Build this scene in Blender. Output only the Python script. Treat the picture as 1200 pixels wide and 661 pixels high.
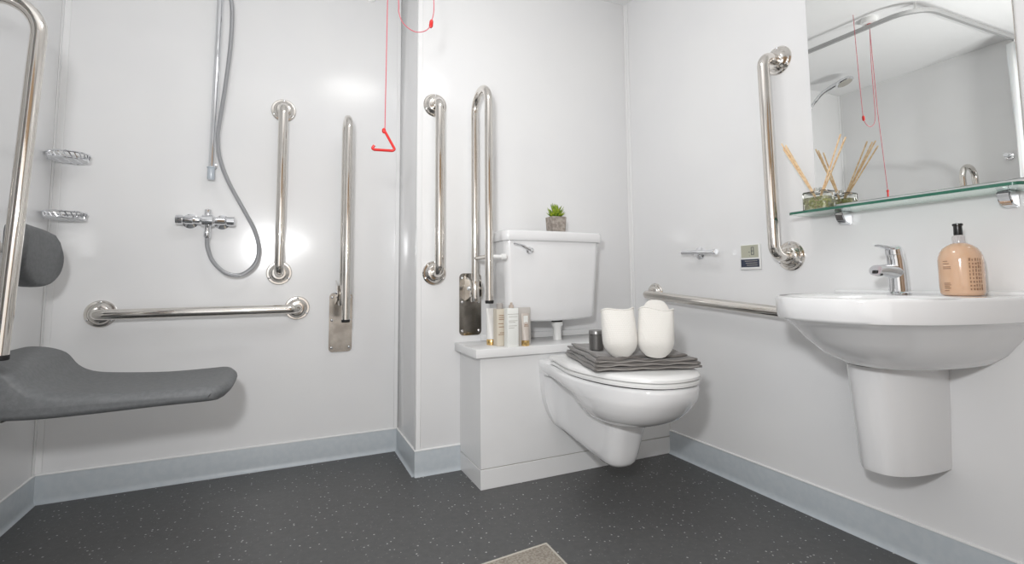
import bpy, bmesh, math, random
from mathutils import Vector, Matrix
random.seed(7)
PI = math.pi
for o in list(bpy.data.objects): bpy.data.objects.remove(o)
COL = bpy.context.scene.collection
sc = bpy.context.scene

# ------------------------------------------------------------------ camera
CAM = Vector((-1.625, -2.0342, 0.788))
yaw, pitch, roll = math.radians(24.8705), math.radians(4.4368), math.radians(-0.4532)
F = Vector((math.sin(yaw)*math.cos(pitch), math.cos(yaw)*math.cos(pitch), math.sin(pitch)))
R = Vector((math.cos(yaw), -math.sin(yaw), 0)); U = R.cross(F)
R2 = math.cos(roll)*R + math.sin(roll)*U; U2 = -math.sin(roll)*R + math.cos(roll)*U
cd = bpy.data.cameras.new('camera'); cam = bpy.data.objects.new('camera', cd); COL.objects.link(cam)
cam.matrix_world = Matrix(((R2.x, U2.x, -F.x, CAM.x), (R2.y, U2.y, -F.y, CAM.y), (R2.z, U2.z, -F.z, CAM.z), (0, 0, 0, 1)))
cd.sensor_width = 36; cd.lens = 573.85*36/1200; cd.shift_y = (285.36-330.5)/1200; cd.clip_start = 0.02
sc.camera = cam

# ------------------------------------------------------------------ light and exposure
sc.view_settings.view_transform = 'Standard'; sc.view_settings.look = 'None'
sc.view_settings.gamma = 1; sc.view_settings.use_curve_mapping = False
sc.view_settings.exposure = 0.07
w = bpy.data.worlds.new('world'); sc.world = w; w.use_nodes = True
w.node_tree.nodes['Background'].inputs[0].default_value = (1, 1, 1, 1)
w.node_tree.nodes['Background'].inputs[1].default_value = 0.3
FLASH_W, CEIL_W, FILL_W, UP_W = 15.5, 3.0, 6.0, 11.5
def area(name, loc, direction, size, watts, colr=(1, 1, 1), shape='DISK', size_y=None):
    l = bpy.data.lights.new(name, 'AREA'); l.shape = shape; l.size = size; l.energy = watts; l.color = colr
    if size_y: l.size_y = size_y
    o = bpy.data.objects.new(name, l); COL.objects.link(o); o.location = loc
    o.rotation_euler = Vector(direction).to_track_quat('-Z', 'Y').to_euler()
    return o
area('camera_flash', (-1.78, -2.02, 1.10), (0.40, 0.9, -0.10), 0.12, FLASH_W, (0.98, 0.99, 1.0))
area('added_ceiling_light', (-1.20, -1.00, 2.235), (0, 0, -1), 0.42, CEIL_W, (1.0, 0.995, 0.98))  # added overhead lamp for soft light, its fitting stays out of view
area('bounce_flash', (-1.6, -1.6, 1.10), (0, .3, 1), 0.3, UP_W, (.985, .995, 1))
area('rear_fill', (-1.65, -2.385, .80), (0, 1, 0.0), 1.5, FILL_W, (0.985, 0.995, 1.0), 'RECTANGLE', 1.5)  # added soft fill behind the camera, not daylight; the door there is closed

# ------------------------------------------------------------------ materials
def mat(name, col, rough=0.5, metal=0.0, **kw):
    m = bpy.data.materials.new(name); m.use_nodes = True
    b = m.node_tree.nodes['Principled BSDF']
    b.inputs['Base Color'].default_value = (*col, 1); b.inputs['Roughness'].default_value = rough
    b.inputs['Metallic'].default_value = metal
    for k, v in kw.items(): b.inputs[k.replace('_', ' ')].default_value = v
    return m
def nodes(m): return m.node_tree.nodes, m.node_tree.links, m.node_tree.nodes['Principled BSDF']
def coords(m, scale=1.0, kind='Object'):
    n, l, b = nodes(m); tc = n.new('ShaderNodeTexCoord'); mp = n.new('ShaderNodeMapping')
    mp.inputs['Scale'].default_value = (scale,)*3 if not isinstance(scale, tuple) else scale
    l.new(tc.outputs[kind], mp.inputs[0]); return mp.outputs[0]
def noise_col(m, a, b_, scale, lo=0.4, hi=0.6, detail=3):
    n, l, b = nodes(m); t = n.new('ShaderNodeTexNoise'); t.inputs['Scale'].default_value = scale; t.inputs['Detail'].default_value = detail
    l.new(coords(m), t.inputs['Vector']); r = n.new('ShaderNodeValToRGB')
    r.color_ramp.elements[0].position = lo; r.color_ramp.elements[1].position = hi
    r.color_ramp.elements[0].color = (*a, 1); r.color_ramp.elements[1].color = (*b_, 1)
    l.new(t.outputs['Fac'], r.inputs[0]); l.new(r.outputs[0], b.inputs['Base Color']); return m
def bump(m, tex='ShaderNodeTexNoise', scale=200, strength=0.2, dist=0.002, sc_in='Scale'):
    n, l, b = nodes(m); t = n.new(tex); t.inputs[sc_in].default_value = scale
    l.new(coords(m), t.inputs['Vector']); bp = n.new('ShaderNodeBump')
    bp.inputs['Strength'].default_value = strength; bp.inputs['Distance'].default_value = dist
    l.new(t.outputs[0], bp.inputs['Height']); l.new(bp.outputs[0], b.inputs['Normal']); return m

M_wall = bump(noise_col(mat('white_wall_panel', (.8, .8, .8), .16), (.80, .80, .805), (.815, .815, .815), 3), scale=2.2, strength=.05, dist=.01)
M_ceil = bump(mat('ceiling_paint', (.86, .86, .86), .8), scale=120, strength=.05)
M_skirt = noise_col(mat('pale_blue_grey_vinyl', (.5, .55, .6), .35), (.49, .535, .57), (.52, .56, .59), 40)
M_trim = mat('white_plastic_trim', (.84, .84, .84), .25)
M_cer = mat('white_ceramic', (.82, .82, .825), .08, Coat_Weight=.5, Coat_Roughness=.03)
M_plastic = mat('white_plastic', (.84, .84, .83), .25)
M_board = noise_col(mat('white_board', (.8, .8, .8), .25), (.79, .79, .79), (.81, .81, .81), 5)
M_steel = bump(mat('polished_steel', (.74, .71, .67), .10, 1.0), scale=60, strength=.03, dist=.002)
M_chrome = mat('chrome', (.80, .81, .83), .06, 1.0)
M_plate = noise_col(mat('brushed_steel_plate', (.5, .47, .43), .16, 1.0), (.28, .26, .235), (.38, .36, .33), 14)
M_dark = mat('dark_rubber_and_gap', (.015, .015, .015), .6)
M_blk = mat('black_plastic', (.012, .012, .012), .25)
M_seat = bump(noise_col(mat('grey_foam_seat', (.12, .125, .13), .55), (.145, .152, .157), (.168, .174, .180), 90), scale=260, strength=.2, dist=.001)
M_red = mat('red_plastic', (.58, .018, .015), .35)
M_cord = mat('red_cord', (.52, .12, .15), .7)
M_mirror = mat('mirror_silver', (.90, .91, .895), 0.0, 1.0)
M_glass = mat('green_tinted_glass', (.80, .95, .88), .02, 0, IOR=1.45, Transmission_Weight=1.0)
M_edge = mat('green_glass_edge', (.05, .22, .15), .15, 0, Transmission_Weight=.35)
M_clear = mat('clear_glass', (.96, .97, .95), .02, 0, IOR=1.4, Transmission_Weight=1.0)
M_oil = mat('pale_yellow_oil', (.90, .90, .62), .05, 0, IOR=1.35, Transmission_Weight=.75)
M_reed = noise_col(mat('rattan_reed', (.78, .55, .32), .7), (.72, .48, .27), (.86, .66, .42), 120)
M_peach = mat('peach_soap_liquid', (.66, .43, .285), .14, 0, Coat_Weight=.6, Subsurface_Weight=.15, Subsurface_Radius=(.02, .01, .006))
M_brown = mat('brown_print', (.30, .17, .10), .6)
M_greyprint = mat('grey_print', (.42, .40, .36), .6)
M_gold = mat('gold_cap', (.80, .56, .24), .25, 1.0)
M_card = mat('white_card', (.84, .85, .82), .5)
M_cream = mat('cream_tube', (.80, .79, .77), .35)
M_taupe = mat('taupe_tube', (.60, .54, .49), .35)
M_beige = mat('beige_card', (.66, .60, .50), .5)
M_leaf = noise_col(mat('succulent_leaf', (.2, .35, .03), .4), (.09, .19, .01), (.34, .42, .03), 60)
M_leaftip = mat('succulent_core', (.55, .6, .12), .45)
M_pot = bump(noise_col(mat('taupe_stone_pot', (.3, .26, .23), .85), (.25, .215, .19), (.38, .34, .30), 70), scale=150, strength=.4)
M_soil = noise_col(mat('soil', (.05, .03, .02), .9), (.04, .03, .02), (.09, .07, .05), 200)
M_slip = mat('white_waffle_cotton', (.77, .75, .71), .9, Sheen_Weight=.3)
M_towel = mat('grey_waffle_towel', (.165, .152, .143), .95, Sheen_Weight=.3)
for mm, s_ in ((M_slip, 230), (M_towel, 190)):
    n, l, b = nodes(mm); t = n.new('ShaderNodeTexVoronoi'); t.inputs['Scale'].default_value = s_; t.inputs['Randomness'].default_value = .1
    l.new(coords(mm), t.inputs['Vector']); bp = n.new('ShaderNodeBump'); bp.inputs['Strength'].default_value = .5; bp.inputs['Distance'].default_value = .002
    l.new(t.outputs['Distance'], bp.inputs['Height']); l.new(bp.outputs[0], b.inputs['Normal'])
M_towel_edge = mat('towel_hem_grey', (.30, .285, .27), .95)
M_curtain = bump(mat('white_curtain', (.88, .88, .88), .7, Subsurface_Weight=.1), scale=300, strength=.1)
M_lcd = mat('lcd_olive', (.46, .46, .37), .3)
M_navy = mat('navy_label', (.03, .04, .07), .4)
M_mat = noise_col(mat('beige_woven_mat', (.36, .32, .27), .95), (.30, .26, .22), (.44, .40, .34), 160)
bump(M_mat, 'ShaderNodeTexVoronoi', 160, .6, .003)
M_lamp = mat('lamp_diffuser', (.9, .9, .9), .4, Emission_Color=(1, 1, .98, 1), Emission_Strength=1.0)
M_door = noise_col(mat('oak_door', (.45, .30, .18), .45), (.40, .26, .15), (.52, .36, .22), 6)
M_hose = mat('metal_hose', (.55, .56, .58), .28, 1.0)
n, l, b = nodes(M_hose); t = n.new('ShaderNodeTexWave'); t.bands_direction = 'Z'; t.inputs['Scale'].default_value = 90
l.new(coords(M_hose), t.inputs['Vector']); bp = n.new('ShaderNodeBump'); bp.inputs['Strength'].default_value = .6; bp.inputs['Distance'].default_value = .002
l.new(t.outputs[0], bp.inputs['Height']); l.new(bp.outputs[0], b.inputs['Normal'])

# speckled dark safety vinyl
M_floor = mat('speckled_safety_vinyl', (.08, .08, .08), .45)
n, l, b = nodes(M_floor)
vec = coords(M_floor)
nz = n.new('ShaderNodeTexNoise'); nz.inputs['Scale'].default_value = 55; nz.inputs['Detail'].default_value = 5; l.new(vec, nz.inputs['Vector'])
r1 = n.new('ShaderNodeValToRGB'); r1.color_ramp.elements[0].position = .3; r1.color_ramp.elements[1].position = .7
r1.color_ramp.elements[0].color = (.082, .083, .083, 1); r1.color_ramp.elements[1].color = (.100, .101, .101, 1)
l.new(nz.outputs['Fac'], r1.inputs[0])
def speck(scale, thr, keep):
    v = n.new('ShaderNodeTexVoronoi'); v.inputs['Scale'].default_value = scale; l.new(vec, v.inputs['Vector'])
    a = n.new('ShaderNodeMath'); a.operation = 'LESS_THAN'; a.inputs[1].default_value = thr; l.new(v.outputs['Distance'], a.inputs[0])
    s = n.new('ShaderNodeSeparateColor'); l.new(v.outputs['Color'], s.inputs[0])
    k = n.new('ShaderNodeMath'); k.operation = 'GREATER_THAN'; k.inputs[1].default_value = keep; l.new(s.outputs[0], k.inputs[0])
    m_ = n.new('ShaderNodeMath'); m_.operation = 'MULTIPLY'; l.new(a.outputs[0], m_.inputs[0]); l.new(k.outputs[0], m_.inputs[1])
    return m_.outputs[0]
mx = n.new('ShaderNodeMix'); mx.data_type = 'RGBA'; l.new(speck(75, .20, .80), mx.inputs['Factor']); l.new(r1.outputs[0], mx.inputs['A']); mx.inputs['B'].default_value = (.50, .50, .49, 1)
mx2 = n.new('ShaderNodeMix'); mx2.data_type = 'RGBA'; l.new(speck(110, .25, .80), mx2.inputs['Factor']); l.new(mx.outputs['Result'], mx2.inputs['A']); mx2.inputs['B'].default_value = (.16, .16, .16, 1)
l.new(mx2.outputs['Result'], b.inputs['Base Color'])
bp = n.new('ShaderNodeBump'); bp.inputs['Strength'].default_value = .15; bp.inputs['Distance'].default_value = .002
nz2 = n.new('ShaderNodeTexNoise'); nz2.inputs['Scale'].default_value = 400; l.new(vec, nz2.inputs['Vector']); l.new(nz2.outputs['Fac'], bp.inputs['Height']); l.new(bp.outputs[0], b.inputs['Normal'])

# ------------------------------------------------------------------ geometry helpers
def BM(): return bmesh.new()
def wloc(o):
    v = Vector((0, 0, 0))
    while o: v = v + Vector(o.location); o = o.parent
    return v
def obj(name, bm, m, parent=None, origin=None, sharp=38, sub=0, **tags):
    """one mesh object; vertices come in world coordinates"""
    bmesh.ops.recalc_face_normals(bm, faces=bm.faces[:])
    for f in bm.faces: f.smooth = True
    for e in bm.edges:
        if len(e.link_faces) == 2 and e.calc_face_angle(0) > math.radians(sharp): e.smooth = False
    if parent: off = wloc(parent)
    else:
        if origin is None:
            xs = [v.co.x for v in bm.verts]; ys = [v.co.y for v in bm.verts]; zs = [v.co.z for v in bm.verts]
            origin = ((min(xs)+max(xs))/2, (min(ys)+max(ys))/2, min(zs))
        off = Vector(origin)
    for v in bm.verts: v.co -= off
    me = bpy.data.meshes.new(name); bm.to_mesh(me); bm.free()
    if isinstance(m, (list, tuple)):
        for k in m: me.materials.append(k)
    else: me.materials.append(m)
    o = bpy.data.objects.new(name, me); COL.objects.link(o)
    if parent: o.parent = parent
    else: o.location = off
    if sub:
        s = o.modifiers.new('sub', 'SUBSURF'); s.levels = sub; s.render_levels = sub
    for k, v in tags.items(): o[k] = v
    return o
def thing(name, label, cat, loc, group=None):
    o = bpy.data.objects.new(name, None); COL.objects.link(o); o.location = loc; o.empty_display_size = .05
    o['label'] = label; o['category'] = cat
    if group: o['group'] = group
    return o
def struct(name, bm, m, **kw): return obj(name, bm, m, kind='structure', **kw)
def box(bm, a, b, bev=0.0, seg=2):
    r = bmesh.ops.create_cube(bm, size=1); vs = r['verts']
    a = Vector(a); b = Vector(b); c = (a+b)/2; d = b-a
    for v in vs: v.co = Vector((v.co.x*d.x, v.co.y*d.y, v.co.z*d.z)) + c
    if bev > 0:
        es = {e for v in vs for e in v.link_edges}
        bmesh.ops.bevel(bm, geom=list(es), offset=bev, segments=seg, affect='EDGES', profile=.5)
    return bm
def frame_at(t):
    t = t.normalized(); a = Vector((0, 0, 1)) if abs(t.z) < .9 else Vector((1, 0, 0))
    u = t.cross(a).normalized(); return u, t.cross(u).normalized()
def loft(bm, rings, cap=True, closed=False):
    vr = [[bm.verts.new(p) for p in ring] for ring in rings]
    N = len(vr[0]); K = len(vr)
    for i in range(K if closed else K-1):
        a = vr[i]; b = vr[(i+1) % K]
        for j in range(N):
            bm.faces.new((a[j], a[(j+1) % N], b[(j+1) % N], b[j]))
    if cap and not closed:
        bm.faces.new(vr[0][::-1]); bm.faces.new(vr[-1])
    return vr
def tube(bm, pts, r, seg=16, cap=True):
    pts = [Vector(p) for p in pts]; rings = []; u = None
    for i, p in enumerate(pts):
        t = (pts[min(i+1, len(pts)-1)] - pts[max(i-1, 0)]).normalized()
        if u is None: u, v = frame_at(t)
        else:
            u = (u - t*u.dot(t)).normalized(); v = t.cross(u)
        rr = r[i] if isinstance(r, (list, tuple)) else r
        rings.append([p + (u*math.cos(2*PI*j/seg) + v*math.sin(2*PI*j/seg))*rr for j in range(seg)])
    loft(bm, rings, cap); return bm
def fillet(pts, r, n=8):
    pts = [Vector(p) for p in pts]; out = [pts[0]]
    for i in range(1, len(pts)-1):
        p = pts[i]; a = (pts[i-1]-p); b = (pts[i+1]-p)
        ang = a.angle(b); d = min(r/math.tan(ang/2), a.length*.49, b.length*.49); rr = d*math.tan(ang/2)
        pa = p + a.normalized()*d; pb = p + b.normalized()*d
        c = p + (a.normalized()+b.normalized()).normalized()*(rr/math.sin(ang/2))
        va = pa-c; vb = pb-c; th = va.angle(vb)
        for k in range(n+1):
            s = k/n; out.append(c + (va*math.sin((1-s)*th) + vb*math.sin(s*th))/math.sin(th))
    out.append(pts[-1]); return out
def spline(pts, n=8):
    pts = [Vector(p) for p in pts]; P = [pts[0]*2-pts[1]] + pts + [pts[-1]*2-pts[-2]]; out = []
    for i in range(1, len(P)-2):
        for k in range(n):
            t = k/n; a, b, c, d = P[i-1], P[i], P[i+1], P[i+2]
            out.append(.5*((2*b) + (c-a)*t + (2*a-5*b+4*c-d)*t*t + (3*b-a-3*c+d)*t**3))
    out.append(pts[-1]); return out
def lathe(bm, c, axis, prof, seg=28, cap=True):
    """prof = [(radius, distance along axis)]"""
    c = Vector(c); t = Vector(axis).normalized(); u, v = frame_at(t)
    rings = [[c + t*h + (u*math.cos(2*PI*j/seg) + v*math.sin(2*PI*j/seg))*max(r, 1e-5) for j in range(seg)] for r, h in prof]
    loft(bm, rings, cap); return bm
def superring(cx, cy, rx, ry, z, n=2.5, seg=40):
    out = []
    for j in range(seg):
        a = 2*PI*j/seg; ca, sa = math.cos(a), math.sin(a)
        out.append(Vector((cx + rx*math.copysign(abs(ca)**(2/n), ca), cy + ry*math.copysign(abs(sa)**(2/n), sa), z)))
    return out

# ------------------------------------------------------------------ the room
W, D, SX, H, YF = 2.4301, 0.3548, -1.1239, 2.262, -2.45
T = .08
struct('floor', box(BM(), (-W-T, YF-T, -.06), (T, D+T, 0)), M_floor)
struct('ceiling', box(BM(), (-W-T, YF-T, H), (T, D+T, H+.06)), M_ceil)
struct('wall_left', box(BM(), (-W-T, YF-T, 0), (-W, D+T, H)), M_wall)
struct('wall_right', box(BM(), (0, YF-T, 0), (T, D+T, H)), M_wall)
struct('wall_alcove', box(BM(), (-W, D, 0), (SX, D+T, H)), M_wall)
struct('wall_back', box(BM(), (SX, 0, 0), (0, D+T, H), .004), M_wall)
# front wall (behind the camera) round the doorway
bm = BM()
box(bm, (-W, YF-T, 0), (-2.05, YF, H)); box(bm, (-.35, YF-T, 0), (0, YF, H)); box(bm, (-2.05, YF-T, 2.05), (-.35, YF, H))
struct('wall_front', bm, M_wall)
dr = struct('door_1', box(BM(), (-2.05, YF-.06, 0), (-.35, YF-.02, 2.05)), M_door)
hb = BM(); tube(hb, fillet([(-.48, YF-.02, 1.0), (-.48, YF+.04, 1.0), (-.60, YF+.04, 1.0)], .015), .009, 10); obj('door_handle', hb, M_chrome, dr)

BH = .1
def skirt(name, a, b, nrm, h=BH):
    """coved sheet vinyl upstand between a and b on the floor, nrm points into the room"""
    a = Vector((*a, 0)); b = Vector((*b, 0)); nv = Vector((*nrm, 0))
    prof = [(0, 0), (.014, .0), (.009, .004), (.0055, .010), (.0045, .02), (.0045, h-.004), (.003, h), (0, h)]
    bm = BM(); loft(bm, [[p + nv*x + Vector((0, 0, z)) for x, z in prof] for p in (a, b)])
    return struct(name, bm, M_skirt)
def cap_trim(name, a, b, nrm, h=BH):
    a = Vector((*a, h)); b = Vector((*b, h)); nv = Vector((*nrm, 0))
    prof = [(0, 0), (.006, 0), (.006, .003), (.002, .005), (0, .005)]
    bm = BM(); loft(bm, [[p + nv*x + Vector((0, 0, z)) for x, z in prof] for p in (a, b)])
    return struct(name, bm, M_trim)
BX, BD, PH = -0.9325, 0.2414, 0.0734
skirt('baseboard_left', (-W, YF), (-W, D), (1, 0)); cap_trim('trim_1', (-W, YF), (-W, D), (1, 0))
skirt('baseboard_alcove', (-W, D), (SX, D), (0, -1)); cap_trim('trim_2', (-W, D), (SX, D), (0, -1))
skirt('baseboard_return', (SX, D), (SX, 0), (-1, 0)); cap_trim('trim_3', (SX, D), (SX, 0), (-1, 0))
skirt('baseboard_back', (SX-.0045, 0), (BX, 0), (0, -1)); cap_trim('trim_4', (SX-.006, 0), (BX, 0), (0, -1))
skirt('baseboard_right', (0, -BD), (0, YF), (-1, 0)); cap_trim('trim_5', (0, -BD), (0, YF), (-1, 0))
# corner profiles of the wall panels
def vtrim(name, x0, x1, y0, y1): return struct(name, box(BM(), (x0, y0, BH+.005), (x1, y1, H), .0012, 1), M_trim)
vtrim('trim_6', -W, -W+.022, D-.003, D); vtrim('trim_7', -W, -W+.003, D-.022, D-.003)
vtrim('trim_8', SX-.0025, SX, -.0025, .02); vtrim('trim_9', SX, SX+.02, -.0025, 0)
vtrim('trim_10', SX-.018, SX, D-.003, D)
vtrim('trim_11', -.016, 0, -.003, 0); vtrim('trim_12', -.003, 0, -.019, -.003)

# ------------------------------------------------------------------ added ceiling light fitting, out of view
t = thing('added_ceiling_fitting', 'added round white ceiling light fitting with frosted diffuser, out of view', 'light', (-1.20, -1.0, H))
obj('fitting_base', lathe(BM(), (-1.20, -1.0, H), (0, 0, -1), [(.20, 0), (.20, .012), (.19, .016)]), M_plastic, t)
obj('diffuser', lathe(BM(), (-1.20, -1.0, H-.0155), (0, 0, -1), [(.185, 0), (.18, .006), (.16, .009), (.0001, .0095)]), M_lamp, t)

# ------------------------------------------------------------------ boxed-in cistern support + shelf top
t = thing('boxing_panel', 'white boxed-in pipe casing below the cistern with flat plinth', 'boxing', (BX/2, -BD/2, 0))
bm = box(BM(), (BX, -BD, PH+.003), (0, 0, .4955), .0015, 1); obj('panel', bm, M_board, t)
obj('plinth', box(BM(), (BX, -BD+.0, 0), (0, -.001, PH), .001, 1), M_board, t)
obj('joint', box(BM(), (BX+.004, -BD+.004, PH), (0, -.001, PH+.003)), M_greyprint, t)
obj('shelf_top', box(BM(), (-.958, -.263, .4957), (0, 0, .5295), .0025, 2), M_board, label='white shelf top over the boxed-in casing behind the toilet', category='shelf')
obj('upstand', box(BM(), (-.84, -.012, .5297), (0, 0, .556), .002, 2), M_board, label='low white upstand strip along the wall behind the toilet shelf', category='trim')

# ------------------------------------------------------------------ grab bars
def flange(root, c, nrm, r=.052):
    c = Vector(c); nv = Vector(nrm)
    f = obj('flange', lathe(BM(), c, nv, [(r, 0), (r, .004), (r*.93, .0085), (r*.80, .009), (r*.74, .012), (r*.70, .018), (r*.58, .023), (r*.50, .024)], 36), M_steel, root)
    u, v = frame_at(nv)
    for k in range(3):
        a = 2*PI*k/3 + .5
        p = c + (u*math.cos(a) + v*math.sin(a))*r*.86 + nv*.0085
        obj('screw', lathe(BM(), p, nv, [(.0048, 0), (.0045, .002), (.002, .0032)], 12), M_chrome, f)
def grab(label, a, b, nrm, off=.078, r=.0195):
    a = Vector(a); b = Vector(b); nv = Vector(nrm)
    root = thing('grab_bar', label, 'grab bar', b, 'steel grab bars with round flanges')
    tb = BM(); tube(tb, fillet([a + nv*.005, a + nv*off, b + nv*off, b + nv*.005], .055, 10), r, 24); obj('bar', tb, M_steel, root)
    flange(root, a, nrm); flange(root, b, nrm); return root
grab('vertical polished grab bar on the shower wall, right of the mixer valve', (-1.648, D, 1.564), (-1.648, D, .833), (0, -1, 0))
grab('long horizontal grab bar low on the shower wall above the seat tip', (-1.572, D, .678), (-2.264, D, .676), (0, -1, 0))
grab('vertical polished grab bar near the wall corner, left of the cistern', (-1.048, 0, 1.557), (-1.048, 0, .826), (0, -1, 0))
grab('vertical polished grab bar left of the mirror on the right wall', (0, -.868, 1.588), (0, -.878, .87), (-1, 0, 0), .085)
grab('horizontal grab bar low on the right wall running behind the basin', (0, -.172, .722), (0, -.965, .670), (-1, 0, 0), .07)

# ------------------------------------------------------------------ fold-up support rails
def foldrail(label, wallp, nrm, top, legs, bots, plate_z, strut=None, roll=False, pw=.05, tilt=0.0):
    """wallp: point on wall (z ignored); legs: distances from wall; bots: bottom z of the legs"""
    c = Vector((wallp[0], wallp[1], 0)); nv = Vector(nrm); s = nv.cross(Vector((0, 0, 1)))
    z0, z1 = plate_z
    root = thing('fold_up_rail', label, 'support rail', c + Vector((0, 0, z0)), 'folded-up steel support rails')
    def P(side, out, z): return c + s*side + nv*out + Vector((0, 0, z))
    pl = BM(); rr = .018; ring = []
    for (sx, sz, a0) in ((pw-rr, z1-rr, 0), (-pw+rr, z1-rr, 90), (-pw+rr, z0+rr, 180), (pw-rr, z0+rr, 270)):
        for k in range(5):
            a = math.radians(a0 + k*22.5); ring.append((sx + rr*math.cos(a), sz + rr*math.sin(a)))
    loft(pl, [[P(x, o, z) for x, z in ring] for o in (0, .006)])
    plate = obj('wall_plate', pl, M_plate, root)
    for sx in (-pw+.012, pw-.012):
        for z in (z0+.02, (z0+z1)/2+.01, z1-.02):
            obj('screw', lathe(BM(), P(sx, .0065, z), nv, [(.006, 0), (.0055, .002), (.002, .004)], 12), M_chrome, plate)
    ra, rb = legs; R_ = (rb-ra)/2; cz = top-R_
    pts = [P(0, ra-tilt, bots[0])] + [P(0, ra, cz)] + [P(0, ra+R_-R_*math.cos(PI*k/14), cz+R_*math.sin(PI*k/14)) for k in range(1, 14)] + [P(0, rb, cz), P(0, rb-tilt, bots[1]+.012)]
    obj('rail', tube(BM(), pts, .0165, 22), M_steel, root)
    obj('end_cap', lathe(BM(), P(0, rb-tilt, bots[1]), (0, 0, 1), [(.0155, 0), (.017, .002), (.017, .012)], 20), M_dark, root)
    # hinge: two cheeks and a pin, with a sleeve round the inner leg
    hb = BM(); zc = bots[0]+.045
    for sd in (-.026, .021):
        cheek = [(0.006, zc-.055), (ra+.012, zc-.035), (ra+.022, zc), (ra+.012, zc+.03), (.006, zc+.055)]
        loft(hb, [[P(sd, o, z) for o, z in cheek], [P(sd+.005, o, z) for o, z in cheek]])
    obj('hinge_bracket', hb, M_steel, root)
    obj('hinge_pin', lathe(BM(), P(-.034, ra, zc), s, [(.007, 0), (.009, .003), (.009, .065), (.007, .068)], 16), M_chrome, root)
    obj('sleeve', lathe(BM(), P(0, ra-tilt, bots[0]-.012), (0, 0, 1), [(.0195, 0), (.0205, .003), (.0205, .085), (.0185, .09)], 20), M_steel, root)
    if strut:
        obj('cross_strut', tube(BM(), [P(0, ra, strut), P(0, rb, strut)], .0085, 14), M_steel, root)
    if roll:
        obj('roll_pin', lathe(BM(), P(0, rb, strut), s*roll, [(.008, .015), (.008, .05), (.013, .052), (.013, .070), (.010, .073)], 16), M_plastic, root)
    return root
foldrail('folded-up steel rail on the shower wall beside the wall corner', (-1.388, D), (0, -1, 0), 1.515, (.085, .205), (.70, .622), (.475, .742), None)
foldrail('folded-up steel rail with cross strut beside the cistern', (-.887, 0), (0, -1, 0), 1.60, (.065, .225), (.715, .702), (.557, .825), .888, roll=-1)
foldrail('folded-up steel rail cut by the left picture edge before the shower seat', (-W, -.49), (1, 0, 0), 1.485, (.085, .240), (.70, .615), (.47, .74), None, tilt=.030)

# ------------------------------------------------------------------ fold-down shower seat and back pad on the left wall
def ring_y(prof, y, shrink=0.0, cx=None, cz=None):
    return [Vector((cx + (x-cx)*(1-shrink) if cx is not None else x, y, cz + (z-cz)*(1-shrink) if cz is not None else z)) for x, z in prof]
seat = thing('shower_bench', 'dark grey moulded fold-down bench on the left wall of the shower', 'shower seat', (-W, -.14, .40))
# section in x-z: pad tip at the right, upturned lip at the wall end
sec_ = spline([(-2.400, 0, .520), (-2.398, 0, .560), (-2.372, 0, .592), (-2.315, 0, .592), (-2.262, 0, .572), (-2.228, 0, .530), (-2.19, 0, .508), (-2.12, 0, .497), (-1.98, 0, .488), (-1.85, 0, .490), (-1.795, 0, .491), (-1.772, 0, .484), (-1.764, 0, .468), (-1.776, 0, .450), (-1.80, 0, .444), (-1.95, 0, .442), (-2.10, 0, .438), (-2.22, 0, .438), (-2.31, 0, .448), (-2.375, 0, .478)], 4)
prof = [(p.x, p.z) for p in sec_]
def inset(prof, t):
    out = []; n_ = len(prof)
    for i in range(n_):
        a = Vector(prof[i-1]); b_ = Vector(prof[(i+1) % n_]); d_ = (b_-a).normalized(); nn = Vector((d_.y, -d_.x)); p = Vector(prof[i])
        out.append(p + nn*t)
    return out
bm = BM(); rings = []; RR = .021; y0_, y1_ = -.345, .055
def ring_at(y, t):
    q = (y+.145)/.20; out = []
    for x, z in inset(prof, t):
        k = max(0, (x+2.0)/.235); out.append(Vector((x - .035*k*k*abs(q)**4, y, z - (.004*(1-q*q) if z > .47 and x > -2.2 else 0))))
    return out
A_ = [0, 12, 25, 40, 56, 72, 86]
for a in A_[::-1]: rings.append(ring_at(y0_ + RR*1.3*(1-math.sin(math.radians(a))) *0 + RR*1.3*(1-math.cos(math.radians(90-a))) if False else y0_ + RR*1.4*(1-math.sin(math.radians(a))), RR*.93*(1-math.cos(math.radians(a)))))
for k in range(1, 8): rings.append(ring_at(y0_+RR*1.4 + (y1_-y0_-RR*2.8)*k/8, 0))
for a in A_: rings.append(ring_at(y1_ - RR*1.4*(1-math.sin(math.radians(a))), RR*.93*(1-math.cos(math.radians(a)))))
loft(bm, rings); obj('seat_pad', bm, M_seat, seat, sharp=75)
for y in (-.10, -.02):
    obj('hinge_plate', box(BM(), (-W, y-.02, .36), (-W+.008, y+.02, .56), .002), M_steel, seat)
    obj('hinge_arm', tube(BM(), fillet([(-W+.005, y, .40), (-2.36, y, .40), (-2.27, y, .434)], .02), .009, 12), M_steel, seat)
obj('wall_bracket', box(BM(), (-W, -.31, .485), (-2.392, .03, .54), .006), M_seat, seat)
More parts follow.
